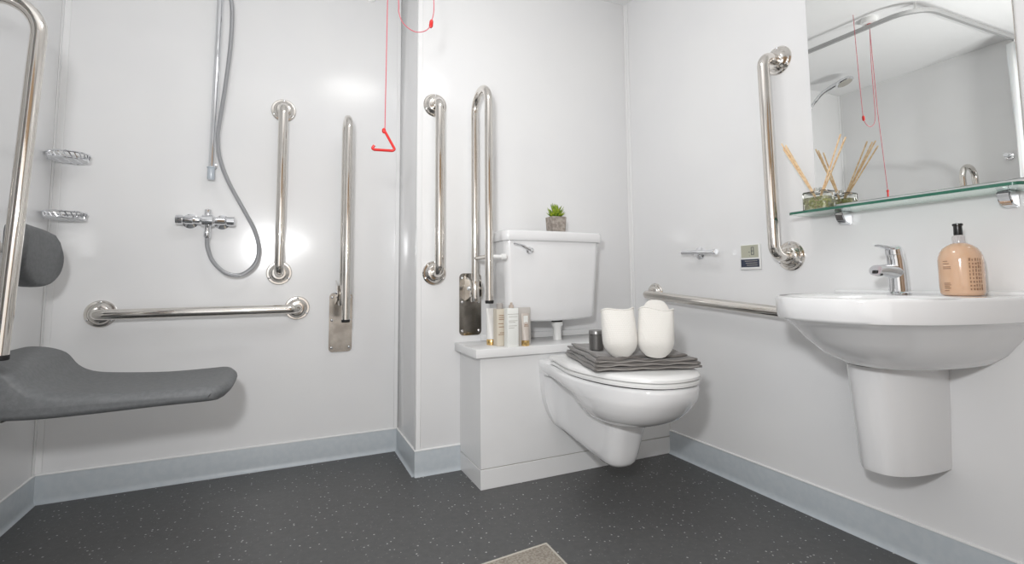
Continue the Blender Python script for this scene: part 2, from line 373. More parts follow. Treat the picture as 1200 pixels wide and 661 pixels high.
# curved back pad
back = thing('back_cushion', 'dark grey curved back cushion on the left wall above the shower bench', 'backrest', (-W, -.16, .78))
outl = [(p.x, p.y) for p in spline([(.050, .930, 0), (.066, .88, 0), (.060, .832, 0), (.038, .800, 0), (.008, .784, 0), (-.04, .784, 0), (-.085, .800, 0), (-.13, .822, 0), (-.165, .838, 0), (-.192, .865, 0), (-.200, .91, 0), (-.188, .95, 0), (-.155, .968, 0), (-.10, .971, 0), (-.02, .966, 0), (.03, .953, 0)], 3)]
cy, cz = -.07, .88
def br(x, t):
    ins = inset([(y, z) for y, z in outl], t); return [Vector((x + .030*((p.x-cy)/.13)**2, p.x, p.y)) for p in ins]
bm = BM(); loft(bm, [br(-2.372, .014), br(-2.371, .006), br(-2.364, .001), br(-2.345, 0), br(-2.330, .001), br(-2.321, .005), br(-2.316, .013)]); obj('back_pad', bm, M_seat, back, sharp=75)
for y in (-.12, -.02): obj('bracket', lathe(BM(), (-W, y, .90), (1, 0, 0), [(.03, 0), (.03, .005), (.02, .009), (.012, .010), (.012, .064)], 20), M_steel, back)

# ------------------------------------------------------------------ wire soap baskets in the shower corner
def soap(z, label):
    c = Vector((-2.364, .275, z))
    root = thing('soap_basket', label, 'soap dish', c - Vector((0, 0, .01)), 'chrome soap baskets in the shower corner')
    rx, ry = .062, .060
    def E(s, dz, n=36): return [c + Vector((rx*s*math.cos(2*PI*k/n), ry*s*math.sin(2*PI*k/n), dz)) for k in range(n+1)]
    b_ = BM(); tube(b_, E(1, .010), .0035, 8, False); tube(b_, E(.94, -.012), .003, 8, False)
    obj('rim', b_, M_chrome, root)
    b_ = BM()
    for k in range(24):
        a = 2*PI*k/24; a2 = a + .22
        tube(b_, [c + Vector((rx*math.cos(a), ry*math.sin(a), .010)), c + Vector((rx*.94*math.cos(a2), ry*.94*math.sin(a2), -.012))], .0022, 6)
    obj('side_wire', b_, M_chrome, root)
    b_ = BM()
    for k in range(-5, 6):
        y = ry*.94*k/6; xx = rx*.94*math.sqrt(1-(k/6)**2); tube(b_, [c + Vector((-xx, y, -.012)), c + Vector((xx, y, -.012))], .0024, 6)
    for k in (-2, 0, 2):
        x = rx*.94*k/4; yy = ry*.94*math.sqrt(1-(k/4)**2); tube(b_, [c + Vector((x, -yy, -.0125)), c + Vector((x, yy, -.0125))], .0024, 6)
    obj('base_wire', b_, M_chrome, root)
    b_ = BM(); tube(b_, [c + Vector((0, ry-.002, 0)), (c.x, D-.004, z)], .004, 8); lathe(b_, (c.x, D, z), (0, -1, 0), [(.014, 0), (.014, .004), (.009, .007)], 18)
    obj('wall_mount', b_, M_chrome, root)
soap(1.262, 'upper chrome wire soap basket in the shower corner')
soap(1.043, 'lower chrome wire soap basket in the shower corner')

# ------------------------------------------------------------------ shower mixer, riser rail, hose and handset
mxr = thing('shower_mixer', 'chrome thermostatic bar shower mixer on the shower wall', 'shower mixer', (-1.92, D, 1.0))
ym = .300; mz = 1.047
obj('valve_body', lathe(BM(), (-2.000, ym, mz), (1, 0, 0), [(.012, 0), (.017, .004), (.018, .03), (.015, .034), (.015, .055), (.019, .060), (.024, .064), (.025, .100), (.019, .106), (.016, .110), (.016, .142), (.014, .146)], 24), M_chrome, mxr)
obj('control_knob', lathe(BM(), (-2.030, ym, mz), (1, 0, 0), [(.012, 0), (.019, .003), (.020, .024), (.016, .029)], 20), M_chrome, mxr)
obj('control_knob', lathe(BM(), (-1.853, ym, mz), (1, 0, 0), [(.015, 0), (.019, .004), (.020, .030), (.013, .035)], 20), M_chrome, mxr)
for x in (-1.985, -1.872): obj('wall_union', lathe(BM(), (x, D, mz), (0, -1, 0), [(.031, 0), (.030, .006), (.016, .012), (.013, .014), (.013, .05)], 24), M_chrome, mxr)
obj('top_boss', lathe(BM(), (-1.918, ym, mz+.018), (0, 0, 1), [(.016, 0), (.013, .006), (.013, .026), (.010, .029)], 18), M_chrome, mxr)
obj('outlet', lathe(BM(), (-1.918, ym, mz-.018), (0, 0, -1), [(.016, 0), (.012, .008), (.011, .028), (.013, .030), (.013, .048), (.009, .055)], 18), M_chrome, mxr)

rr_ = thing('shower_riser_rail', 'chrome vertical riser rail carrying the shower handset', 'shower rail', (-1.905, D, 1.22))
RX, RY = -1.907, .305
obj('pole', tube(BM(), [(RX-.006, RY, 1.235), (RX+.004, RY, 2.16)], .0125, 18), M_chrome, rr_)
obj('bottom_cap', lathe(BM(), (RX-.006, RY, 1.218), (0, 0, 1), [(.0125, 0), (.0138, .003), (.0138, .048), (.016, .049), (.016, .053), (.0125, .055)], 18), mat('blue_tinted_plastic', (.50, .55, .60), .2), rr_)
for z in (1.285, 2.12):
    b_ = BM(); tube(b_, [(RX-.004, D-.002, z), (RX-.004, RY+.004, z)], .009, 12); lathe(b_, (RX-.004, D, z), (0, -1, 0), [(.017, 0), (.017, .006), (.011, .010)], 18)
    obj('wall_mount', b_, M_chrome, rr_)
obj('slider', box(BM(), (RX-.017, RY-.05, 2.05), (RX+.023, RY+.014, 2.105), .006), M_chrome, rr_)
hs = thing('shower_handset', 'chrome shower handset hanging high on the riser rail, seen in the mirror', 'shower head', (RX, .24, 2.06))
b_ = BM(); tube(b_, spline([(RX-.002, .262, 2.04), (RX-.006, .235, 2.08), (RX-.02, .18, 2.14), (RX-.04, .11, 2.175), (RX-.05, .07, 2.185)], 6), [.011]*8+[.013]*8+[.016]*9, 16); obj('handle', b_, M_chrome, hs)
obj('spray_head', lathe(BM(), (RX-.055, .045, 2.205), (-.1, -.35, -1), [(.02, 0), (.048, .008), (.056, .018), (.056, .027), (.05, .032)], 28), M_chrome, hs)
obj('spray_plate', lathe(BM(), Vector((RX-.055, .045, 2.205)) + Vector((-.1, -.35, -1)).normalized()*.0322, (-.1, -.35, -1), [(.046, 0), (.044, .003)], 28), M_greyprint, hs)
hose = [(RX-.002, .262, 2.038), (-1.880, .268, 2.035), (-1.860, .272, 1.98), (-1.855, .272, 1.88), (-1.860, .275, 1.75), (-1.874, .277, 1.58), (-1.888, .278, 1.45), (-1.892, .278, 1.39), (-1.880, .278, 1.30), (-1.845, .278, 1.205), (-1.785, .278, 1.09), (-1.745, .278, 1.01), (-1.727, .278, .93), (-1.742, .278, .865), (-1.790, .280, .825), (-1.845, .284, .832), (-1.893, .292, .880), (-1.914, .298, .935), (-1.918, ym, .9735)]
obj('shower_hose', tube(BM(), spline(hose, 8), .0082, 12), M_hose, label='flexible metal shower hose looping from mixer to handset', category='hose')

# ------------------------------------------------------------------ red emergency pull cords
pc = thing('ceiling_pull_switch', 'white ceiling pull switch box with red collar, seen in the mirror', 'switch', (-1.37, -.46, H))
obj('switch_box', lathe(BM(), (-1.37, -.46, H), (0, 0, -1), [(.042, 0), (.042, .012), (.036, .026), (.012, .030)], 28), M_plastic, pc)
obj('collar', lathe(BM(), (-1.37, -.46, H-.0302), (0, 0, -1), [(.013, 0), (.013, .008), (.008, .014)], 16), M_red, pc)
cd_ = thing('emergency_pull_cord', 'long red emergency cord with an open triangular red handle', 'pull cord', (-1.352, -.505, 1.20))
obj('cord', tube(BM(), [(-1.366, -.462, H-.0445), (-1.345, -.485, 1.72), (-1.352, -.505, 1.262)], .0016, 8), M_cord, cd_)
Hd = Vector((-1.352, -.505, 1.258)); rt = Vector((.906, -.42, 0))*1.0
def hp(a, z): return Hd + rt*a + Vector((0, 0, z))
obj('handle', tube(BM(), fillet([hp(-.032, -.042), hp(-.040, -.052), hp(-.032, -.056), hp(.024, -.060), hp(.032, -.056), hp(.0, .002), hp(-.006, .004)], .006, 5), .0042, 10), M_red, cd_)
obj('knot', lathe(BM(), hp(-.003, -.004), (0, 0, 1), [(.003, 0), (.006, .004), (.006, .012), (.003, .016)], 12), M_red, cd_)
lp = thing('looped_cord', 'short red cord hanging in a loop with a red bead, upper centre', 'pull cord', (-1.25, -.49, 1.62))
loop = [(-1.381, -.455, H-.0445), (-1.335, -.475, 2.0), (-1.312, -.49, 1.72), (-1.309, -.49, 1.665), (-1.292, -.49, 1.63), (-1.255, -.49, 1.612), (-1.218, -.49, 1.625), (-1.200, -.49, 1.66), (-1.193, -.49, 1.74), (-1.215, -.47, 2.0), (-1.24, -.45, H-.002)]
obj('cord', tube(BM(), spline(loop, 7), .0016, 8), M_cord, lp)
obj('bead', lathe(BM(), (-1.203, -.49, 1.637), (.12, 0, 1), [(.003, 0), (.0065, .005), (.0065, .022), (.004, .028)], 12), M_red, lp)

# ------------------------------------------------------------------ curtain track, curtain, hook (seen in the mirror)
tk = thing('curtain_track', 'white L-shaped shower curtain track hung below the ceiling, in the mirror', 'curtain track', (-1.32, -.70, 2.20))
path = fillet([(-1.275, D, 2.195), (-1.335, -.72, 2.195), (-W, -.76, 2.195)], .16, 12)
bm = BM(); sec = [(-.008, -.011), (.008, -.011), (.008, .011), (-.008, .011)]; rings = []
for i, p in enumerate(path):
    tt = (path[min(i+1, len(path)-1)] - path[max(i-1, 0)]).normalized(); sd = tt.cross(Vector((0, 0, 1)))
    rings.append([p + sd*a + Vector((0, 0, z)) for a, z in sec])
loft(bm, rings); obj('track', bm, mat('grey_aluminium', (.42, .42, .42), .5, .3), tk)
obj('hanger_rod', tube(BM(), [(-1.42, -.66, 2.2), (-1.42, -.66, H)], .006, 10), M_plastic, tk)
for p, nn in (((-1.275, D, 2.195), (0, -1, 0)), ((-W, -.76, 2.195), (1, 0, 0))): obj('wall_socket', lathe(BM(), p, nn, [(.028, 0), (.028, .006), (.016, .014), (.016, .022)], 20), M_plastic, tk)
bm = BM(); N = 90; rows = []
for zi in range(13):
    z = 2.165 - (2.165-.15)*zi/12; row = []
    for k in range(N):
        s = k/(N-1); amp = .032 + .01*math.sin(zi*.5+s*9)
        row.append(bm.verts.new((-W+.035 + s*.17*(1+.08*zi/12) + .004*math.sin(zi+k), -.76 + amp*math.sin(s*PI*13 + .25*math.sin(zi*.6)), z)))
    rows.append(row)
for a, b_ in zip(rows, rows[1:]):
    for j in range(N-1): bm.faces.new((a[j], a[j+1], b_[j+1], b_[j]))
cur = thing('shower_curtain', 'white shower curtain bunched at the end of its track, in the mirror', 'curtain', (-W+.16, -.76, .15))
co = obj('curtain_cloth', bm, M_curtain, cur, sharp=180); so = co.modifiers.new('s', 'SOLIDIFY'); so.thickness = .0015
for k in range(5): x = -W+.05+k*.035; obj('curtain_hook', tube(BM(), [(x, -.76, 2.183), (x, -.76, 2.160)], .0025, 8), M_plastic, cur)
hk = thing('robe_hook', 'small chrome robe hook on the left wall, seen in the mirror', 'hook', (-W, -.63, 1.52))
obj('rose', lathe(BM(), (-W, -.63, 1.53), (1, 0, 0), [(.022, 0), (.022, .006), (.012, .010)], 24), M_chrome, hk)
obj('peg', lathe(BM(), (-W+.0098, -.63, 1.53), (1, 0, .25), [(.009, 0), (.008, .025), (.014, .032), (.013, .040)], 20), M_chrome, hk)

# ------------------------------------------------------------------ cistern
cis = thing('toilet_cistern', 'white low-level toilet cistern with chrome lever on the back wall', 'cistern', (-.58, -.1, .62))
def cring(x0, x1, y1, z, rad=.03, bow=.012, n=10):
    """plan outline of the cistern at height z: straight back at the wall, bowed front"""
    pts = [(x1, -.001), (x1, -y1+rad)]
    for k in range(1, n+1): a = PI/2*k/n; pts.append((x1-rad+rad*math.cos(a), -y1+rad-rad*math.sin(a)))
    for k in range(1, 12):
        s = k/12; x = (x1-rad) + (x0+rad-x1+rad)*s; pts.append((x, -y1 - bow*math.sin(PI*s)))
    for k in range(0, n+1): a = PI/2*k/n; pts.append((x0+rad-rad*math.sin(a), -y1+rad-rad*math.cos(a)))
    pts.append((x0, -.001)); return [Vector((x, y, z)) for x, y in pts]
bm = BM()
def sag(r, amt):   # gentle downward bow of the underside
    cx0 = -.585
    for p in r: p.z += amt*((p.x-cx0)/.23)**2
    return r
loft(bm, [sag(cring(-.775, -.378, .178, .619, .03), .008), sag(cring(-.786, -.366, .186, .622, .03), .008), sag(cring(-.791, -.361, .191, .630, .03), .007), cring(-.794, -.358, .194, .69), cring(-.801, -.348, .20, .84), cring(-.804, -.341, .203, .945), cring(-.804, -.341, .203, .957)])
obj('tank', bm, M_cer, cis, sharp=50)
bm = BM(); loft(bm, [cring(-.814, -.326, .212, .9575, .032), cring(-.816, -.324, .215, .961, .034), cring(-.816, -.324, .215, .992, .034), cring(-.813, -.327, .212, .999, .034), cring(-.804, -.336, .203, 1.002, .03)])
obj('lid', bm, M_cer, cis, sharp=50)
lv = BM(); lathe(lv, (-.700, -.210, .917), (0, -1, 0), [(.015, 0), (.015, .004), (.010, .010), (.009, .022)], 20)
tube(lv, spline([(-.696, -.226, .916), (-.715, -.230, .922), (-.745, -.232, .936), (-.782, -.231, .944)], 5), [.0075]*5+[.006]*5+[.0045]*6, 10); obj('flush_lever', lv, M_chrome, cis)
fp = thing('flush_pipe', 'short white flush pipe with black seal between cistern and shelf', 'pipe', (-.52, -.12, .5295))
obj('pipe', lathe(BM(), (-.52, -.12, .5296), (0, 0, 1), [(.021, 0), (.019, .008), (.019, .055), (.026, .066), (.026, .078)], 24), M_plastic, fp)
obj('seal', lathe(BM(), (-.52, -.12, .6077), (0, 0, 1), [(.025, 0), (.025, .0065)], 24), M_dark, fp)

# ------------------------------------------------------------------ wall-hung toilet
TX = -.53
toi = thing('toilet_pan', 'white wall-hung toilet pan with closed lid', 'toilet', (TX, -.5, .13))
def pring(hw, yf, z, yb=-BD-.001, hb=None, y0f=.56, n=44, pw=2.3):
    """plan outline: flat at the casing (yb), egg nose at yf"""
    hb = hb if hb is not None else hw*.86; y0 = yb + (yf-yb)*(1-y0f); pts = []
    for k in range(n//2+1):                      # nose from right to left
        a = PI*k/(n//2); ca = math.cos(a); sa = math.sin(a)
        pts.append((TX + hw*math.copysign(abs(ca)**(2/pw), ca), y0 + (yf-y0)*abs(sa)**(2/pw)))
    m_ = 10
    for k in range(1, m_+1): s = k/m_; e = s*s*(3-2*s); pts.append((TX - hw + (hw-hb)*e, y0 + (yb-y0)*s))
    for k in range(1, 6): pts.append((TX - hb + 2*hb*k/6, yb))
    for k in range(0, m_): s = 1-k/m_; e = s*s*(3-2*s); pts.append((TX + hw - (hw-hb)*e, y0 + (yb-y0)*s))
    return [Vector((x, y, z)) for x, y in pts]
# bowl (upper body) and trap casing below it are one ceramic body
bm = BM()
loft(bm, [pring(.050, -.66, .305, yb=-.54, hb=.03, y0f=.5), pring(.090, -.715, .309, yb=-.49, hb=.05, y0f=.5), pring(.125, -.765, .322, yb=-.45, hb=.06, y0f=.5), pring(.155, -.812, .345, yb=-.42, hb=.07, y0f=.5), pring(.174, -.848, .375, yb=-.39, hb=.08), pring(.184, -.870, .402, yb=-.36, hb=.10),
  pring(.190, -.880, .416, yb=-.30, hb=.142), pring(.193, -.886, .430, hb=.146), pring(.194, -.889, .446, hb=.147), pring(.193, -.888, .457, hb=.147), pring(.187, -.881, .461, hb=.143)])
obj('bowl', bm, M_cer, toi, sharp=60)
def tring(hc, hf, yf, z, n=26, yb=-BD-.001, rise=.045):
    """casing section: narrow body hc flaring to the wall flange hf"""
    pts = []; r = .075
    for k in range(n+1):
        a = PI*k/n; ca = math.cos(a); sa = math.sin(a); pts.append((TX + hc*math.copysign(abs(ca)**.75, ca), yf + r - r*abs(sa)**.8))
    side = []
    for k in range(1, 5): side.append((hc, (yf+r) + (-.36-yf-r)*k/4))
    for k in range(1, 7): q = k/6; side.append((hc + (hf-hc)*(1-math.cos(q*PI/2)), -.36 + .085*math.sin(q*PI/2)))
    side.append((hf, -.262)); side.append((hf, yb))
    for h_, y in side: pts.append((TX-h_, y))
    for h_, y in side[::-1]: pts.append((TX+h_, y))
    return [Vector((x, y, z + rise*min(1, max(0, (y+.58)/.30))*max(0, 1-(z-.13)/.2))) for x, y in pts]
bm = BM()
loft(bm, [tring(.042, .035, -.590, .141), tring(.055, .050, -.604, .144), tring(.064, .066, -.612, .155), tring(.069, .086, -.620, .176), tring(.073, .104, -.630, .208), tring(.077, .121, -.642, .25), tring(.082, .134, -.662, .30), tring(.086, .141, -.655, .35), tring(.092, .145, -.63, .40), tring(.094, .146, -.60, .425)])
obj('trap_casing', bm, M_cer, toi, sharp=60)
def rr2(hw, y0, y1, z, r=.02):
    return [Vector(p) for p in [(TX-hw, y1, z), (TX-hw, y0+r, z), (TX-hw+r*.3, y0+r*.3, z), (TX-hw+r, y0, z), (TX+hw-r, y0, z), (TX+hw-r*.3, y0+r*.3, z), (TX+hw, y0+r, z), (TX+hw, y1, z)]]
bm = BM(); loft(bm, [rr2(.143, -.315, -BD-.001, .412), rr2(.147, -.325, -BD-.001, .42), rr2(.147, -.325, -BD-.001, .468), rr2(.142, -.32, -BD-.001, .473)])
obj('rear_shoulder', bm, M_cer, toi, sharp=50)
bm = BM(); loft(bm, [pring(.186, -.884, .4635, yb=-.335, hb=.14), pring(.192, -.890, .4655, yb=-.33, hb=.145), pring(.193, -.891, .474, yb=-.33, hb=.145), pring(.188, -.886, .4775, yb=-.335, hb=.14)])
obj('seat_ring', bm, M_plastic, toi, sharp=50)
obj('seat_gap_shade', (lambda q: (loft(q, [pring(.184, -.880, .4605, yb=-.34, hb=.138), pring(.184, -.880, .464, yb=-.34, hb=.138)]), q)[1])(BM()), M_dark, toi)  # dark ring standing in for the shade in the gap under the seat
bm = BM(); loft(bm, [pring(.188, -.886, .4795, yb=-.325, hb=.14), pring(.193, -.891, .482, yb=-.32, hb=.145), pring(.193, -.891, .490, yb=-.32, hb=.145), pring(.186, -.883, .4965, yb=-.325, hb=.14), pring(.16, -.85, .4995, yb=-.34, hb=.12), pring(.08, -.74, .501, yb=-.40, hb=.07)])
obj('lid', bm, M_plastic, toi, sharp=50)
for sx in (-.075, .075): obj('hinge', lathe(BM(), (TX+sx-.02, -.325, .484), (1, 0, 0), [(.010, 0), (.012, .002), (.012, .038), (.010, .04)], 16), M_plastic, toi)

# ------------------------------------------------------------------ folded grey towel
tw = thing('folded_towel', 'folded dark grey waffle towel lying on the toilet lid', 'towel', (-.52, -.60, .502))
TC = Vector((-.512, -.60, 0)); ta = math.radians(-17)
def tp(u, v, z): return TC + Vector((u*math.cos(ta) - v*math.sin(ta), u*math.sin(ta) + v*math.cos(ta), z))
def cloth(name, u0, u1, v0, v1, z, th, seed, m, ripple=.003, fold=True):
    bm = BM(); nu, nv_ = 22, 20; rnd = random.Random(seed); ph = rnd.random()*6
    def zz(u, v): 
        e = min(1, min(u-u0, u1-u)/.03, min(v-v0, v1-v)/.03); 
        return ripple*(math.sin(u*38+ph)+math.sin(v*27+ph*2)+.6*math.sin((u+v)*60+ph))*.5
    def edge(u, v):
        return max(.4, min(1, min(u-u0, u1-u, v-v0, v1-v)/.006))
    tops, bots = [], []
    for i in range(nu+1):
        a, b_ = [], []
        for j in range(nv_+1):
            s = i/nu; q = j/nv_
            s = (1-math.cos(PI*s))/2*.35 + s*.65; q = (1-math.cos(PI*q))/2*.35 + q*.65
            u = u0+(u1-u0)*s; v = v0+(v1-v0)*q; wob = .003*math.sin(v*30+ph)*math.sin(PI*q)
            wob2 = .003*math.sin(u*30+ph)*math.sin(PI*s)
            zt = z + zz(u, v)
            k = edge(u, v)
            a.append(bm.verts.new(tp(u+wob, v+wob2, zt + th*(.5+.5*math.sqrt(k)))))
            b_.append(bm.verts.new(tp(u+wob, v+wob2, zt + th*.5*(1-math.sqrt(k)))))
        tops.append(a); bots.append(b_)
    for g, flip in ((tops, 0), (bots, 1)):
        for i in range(nu):
            for j in range(nv_): bm.faces.new((g[i][j], g[i+1][j], g[i+1][j+1], g[i][j+1]))
    loop_t = [tops[i][0] for i in range(nu)] + [tops[nu][j] for j in range(nv_)] + [tops[i][nv_] for i in range(nu, 0, -1)] + [tops[0][j] for j in range(nv_, 0, -1)]
    loop_b = [bots[i][0] for i in range(nu)] + [bots[nu][j] for j in range(nv_)] + [bots[i][nv_] for i in range(nu, 0, -1)] + [bots[0][j] for j in range(nv_, 0, -1)]
    n_ = len(loop_t)
    for k in range(n_): bm.faces.new((loop_t[k], loop_t[(k+1) % n_], loop_b[(k+1) % n_], loop_b[k]))
    bmesh.ops.remove_doubles(bm, verts=bm.verts[:], dist=1e-6)
    return obj(name, bm, m, tw, sharp=100)
cloth('towel_layer', -.178, .182, -.185, .19, .5030, .0105, 1, M_towel, .0014)
cloth('towel_layer', -.172, .180, -.181, .19, .5142, .0105, 2, M_towel, .0022)
cloth('towel_layer', -.170, .172, -.176, .19, .5258, .0095, 3, M_towel, .0030)
cloth('towel_layer', -.155, .150, -.150, .185, .5365, .0085, 4, M_towel, .0034)
for dz, inset_, ln in ((.5082, .186, .17), (.5195, .182, .168), (.5305, .177, .160)):
    obj('hem', tube(BM(), [tp(-ln+2*ln*k/24, -inset_, dz+.0022*math.sin(k*.9+dz*900)) for k in range(25)], .0018, 6), M_towel_edge, tw, label='paler grey hem')
obj('folded_corner', tube(BM(), [tp(-.165+.16*k/14, -.163-.010*math.sin(k*.45), .538+.0025*math.sin(k*.8)) for k in range(15)], [.002+.006*math.sin(PI*min(1, (k+.5)/14)) for k in range(15)], 10), M_towel, tw)

# ------------------------------------------------------------------ white slippers standing on the towel
def slipper(label, base, lean, rz, hgt, peak, hw0, tilt=0):
    """slipper propped on its toe; base = toe point on the towel"""
    root = thing('spa_slipper', label, 'slipper', base, 'white waffle slippers on the towel')
    Mx = Matrix.Translation(Vector(base)) @ Matrix.Rotation(rz, 4, 'Z') @ Matrix.Rotation(lean, 4, 'X') @ Matrix.Rotation(tilt, 4, 'Y')
    def P(x, y, z): return Mx @ Vector((x, y, z))
    ol = []; K = 44
    for k in range(K):
        a = 2*PI*k/K; z = hgt*.5*(1-math.cos(a)); ol.append((hw0*.94*math.copysign(abs(math.sin(a))**.60, math.sin(a))*(1.02 - .12*(z/hgt)), z))
    bm = BM(); loft(bm, [[P(x*.94, y, z*.98+.002) for x, z in ol] if e else [P(x, y, z) for x, z in ol] for y, e in ((.001, 1), (.003, 0), (.011, 0), (.013, 1))])
    obj('sole', bm, M_slip, root, sharp=60)
    bm = BM(); rings = []; L = hgt*peak
    for i in range(17):
        s = i/16; z = .003 + L*s; e = math.sin(min(1, s/.30)*PI/2)
        hw = hw0*(.60+.40*e**.7)*(1-.05*max(0, s-.5)*2); dp = .058*(.30+.70*e)*(1-.55*max(0, (s-.35)/.65)**1.5)
        ring = []
        for k in range(26):
            a = PI*k/25; ring.append(P(hw*math.copysign(abs(math.cos(a))**.85, math.cos(a)), -dp*math.sin(a)**.7 + .0005, z + .012*math.sin(a)*(1-s)**2*-1 + .004*math.sin(3*a+s)*s))
        for k in range(1, 8): ring.append(P(-hw + 2*hw*k/8, -.0005, z))
        rings.append(ring)
    rim = rings[-1]; low = [P(0, -.010, L*.8) + (p-P(0, -.010, L))*.75 for p in rim]
    loft(bm, rings + [low]); obj('upper', bm, M_slip, root, sharp=60)
    obj('binding', tube(BM(), [rim[k] for k in range(26)], .0028, 8), M_slip, root)
    return root
slipper('white waffle slipper on the towel, the shorter left one of the pair', (-.6235, -.7135, .5470), math.radians(-9), math.radians(-30), .147, .97, .056, math.radians(-3))
slipper('white waffle slipper on the towel, the taller right one of the pair', (-.534, -.772, .5470), math.radians(-10), math.radians(-34), .180, .80, .058, math.radians(4))
cn = thing('grey_tumbler', 'small dark grey round pot on the towel left of the slippers', 'pot', (-.635, -.590, .5475))
obj('body', lathe(BM(), (-.635, -.590, .5485), (0, 0, 1), [(.021, 0), (.025, .002), (.025, .052), (.023, .054)], 28), mat('grey_tin', (.16, .155, .15), .3, .6), cn)
obj('lid', lathe(BM(), (-.635, -.590, .6027), (0, 0, 1), [(.0255, 0), (.0255, .012), (.024, .014)], 28), mat('grey_tin_lid', (.24, .235, .23), .3, .7), cn)

# ------------------------------------------------------------------ toiletries on the shelf top
SZ = .5297
def marks(root, x0, x1, y, zs, m, h=.0012):
    bm = BM()
    for z, a, b_ in zs: box(bm, (x0+(x1-x0)*a, y-.0006, z), (x0+(x1-x0)*b_, y, z+h))
    return obj('print', bm, m, root)
t = thing('lotion_tube', 'white lotion tube standing on a gold cap at the shelf front', 'cosmetic tube', (-.846, -.145, SZ))
obj('gold_cap', lathe(BM(), (-.846, -.145, SZ), (0, 0, 1), [(.019, 0), (.020, .002), (.020, .020), (.018, .023)], 26), M_gold, t, label='gold cap')
bm = BM(); rings = []
for s in range(9):
    q = s/8; rings.append(superring(-.846, -.145, .019+.003*q, .019-.016*q, SZ+.0235+.125*q, 2, 28))
loft(bm, rings); obj('tube_body', bm, M_cream, t)
marks(t, -.860, -.832, -.1652, [(SZ+.014, .3, .7)], M_brown, .003)
t = thing('printed_carton', 'slim beige printed carton behind the white lotion tube', 'carton', (-.828, -.190, SZ))
obj('carton', box(BM(), (-.848, -.210, SZ), (-.8085, -.170, SZ+.148), .0012), M_beige, t)
obj('clear_top', lathe(BM(), (-.828, -.190, SZ+.1482), (0, 0, 1), [(.012, 0), (.013, .003), (.013, .022), (.010, .024)], 20), mat('grey_cap', (.45, .42, .40), .25), t)
marks(t, -.848, -.8085, -.2102, [(SZ+.045, .15, .9), (SZ+.052, .3, .8), (SZ+.075, .2, .8), (SZ+.088, .15, .7), (SZ+.105, .2, .9), (SZ+.113, .2, .85), (SZ+.121, .2, .9)], M_brown, .0025)
t = thing('white_carton', 'tall white cosmetic carton with pale lettering, middle of the shelf group', 'carton', (-.797, -.236, SZ))
obj('carton', box(BM(), (-.822, -.255, SZ), (-.774, -.219, SZ+.152), .0012), M_card, t)
obj('top_cap', lathe(BM(), (-.797, -.236, SZ+.1522), (0, 0, 1), [(.010, 0), (.010, .010), (.005, .014), (.005, .022)], 18), mat('tan_cap', (.50, .42, .36), .35), t)
marks(t, -.822, -.774, -.2552, [(SZ+.118, .1, .9), (SZ+.102, .1, .9), (SZ+.096, .1, .7), (SZ+.082, .1, .85), (SZ+.074, .1, .6), (SZ+.128, .0, 1.0)], M_greyprint, .0016)
t = thing('hand_cream_tube', 'small taupe cream tube on a gold cap right of the white carton', 'cosmetic tube', (-.738, -.242, SZ))
obj('gold_cap', lathe(BM(), (-.738, -.242, SZ), (0, 0, 1), [(.015, 0), (.016, .002), (.016, .020), (.014, .022)], 24), M_gold, t, label='gold cap')
bm = BM(); rings = []
for s in range(7):
    q = s/6; rings.append(superring(-.738, -.242, .015+.003*q, .015-.0125*q, SZ+.0225+.108*q, 2, 24))
loft(bm, rings); obj('tube_body', bm, M_taupe, t)
obj('label_patch', box(BM(), (-.748, -.2485, SZ+.093), (-.729, -.2470, SZ+.120)), M_card, t)
marks(t, -.751, -.725, -.2510, [(SZ+.078, .1, .9), (SZ+.084, .2, .8)], M_brown, .002)
t = thing('gift_box', 'thin grey card box standing behind the toiletries', 'carton', (-.73, -.22, SZ))
obj('card_box', box(BM(), (-.760, -.2255, SZ), (-.706, -.2165, SZ+.152), .001), mat('grey_card', (.55, .52, .49), .5), t)

# ------------------------------------------------------------------ succulent on the cistern lid
pl = thing('potted_succulent', 'small green succulent in a square taupe pot on the cistern lid', 'plant', (-.512, -.12, 1.002))
pcx, pcy, pz = -.518, -.12, 1.0022
def sq(h, z, r=.006):
    return [Vector((pcx+a, pcy+b_, z)) for a, b_ in ((-h+r, -h), (h-r, -h), (h, -h+r), (h, h-r), (h-r, h), (-h+r, h), (-h, h-r), (-h, -h+r))]
bm = BM(); loft(bm, [sq(.0315, pz), sq(.033, pz+.003), sq(.0365, pz+.072), sq(.0355, pz+.074), sq(.0325, pz+.074), sq(.032, pz+.066)]); obj('pot', bm, M_pot, pl)
bm = BM(); loft(bm, [sq(.0322, pz+.0665), sq(.0322, pz+.068)]); obj('soil', bm, M_soil, pl)
bm = BM(); rnd = random.Random(5)
for layer, (nl, tilt, ln, z0) in enumerate(((13, 66, .044, .069), (12, 46, .052, .070), (9, 26, .055, .072), (5, 9, .052, .074))):
    for k in range(nl):
        a = 2*PI*(k + .5*layer)/nl + rnd.uniform(-.12, .12); tl = math.radians(tilt + rnd.uniform(-6, 6)); L_ = ln*rnd.uniform(.9, 1.1)
        dirv = Vector((math.cos(a)*math.sin(tl), math.sin(a)*math.sin(tl), math.cos(tl))); side = Vector((-math.sin(a), math.cos(a), 0)); nrm = dirv.cross(side)
        rings = []
        for i, (s, wd, th_) in enumerate(((0, .004, .003), (.25, .0065, .004), (.55, .0062, .0035), (.8, .0035, .0022), (1.0, .0005, .0005))):
            c = Vector((pcx, pcy, pz+z0)) + dirv*(L_*s) + Vector((0, 0, .010*s*s))
            rings.append([c + side*wd*math.cos(2*PI*q/8) + nrm*th_*math.sin(2*PI*q/8) for q in range(8)])
        loft(bm, rings)
obj('leaves', bm, M_leaf, pl)

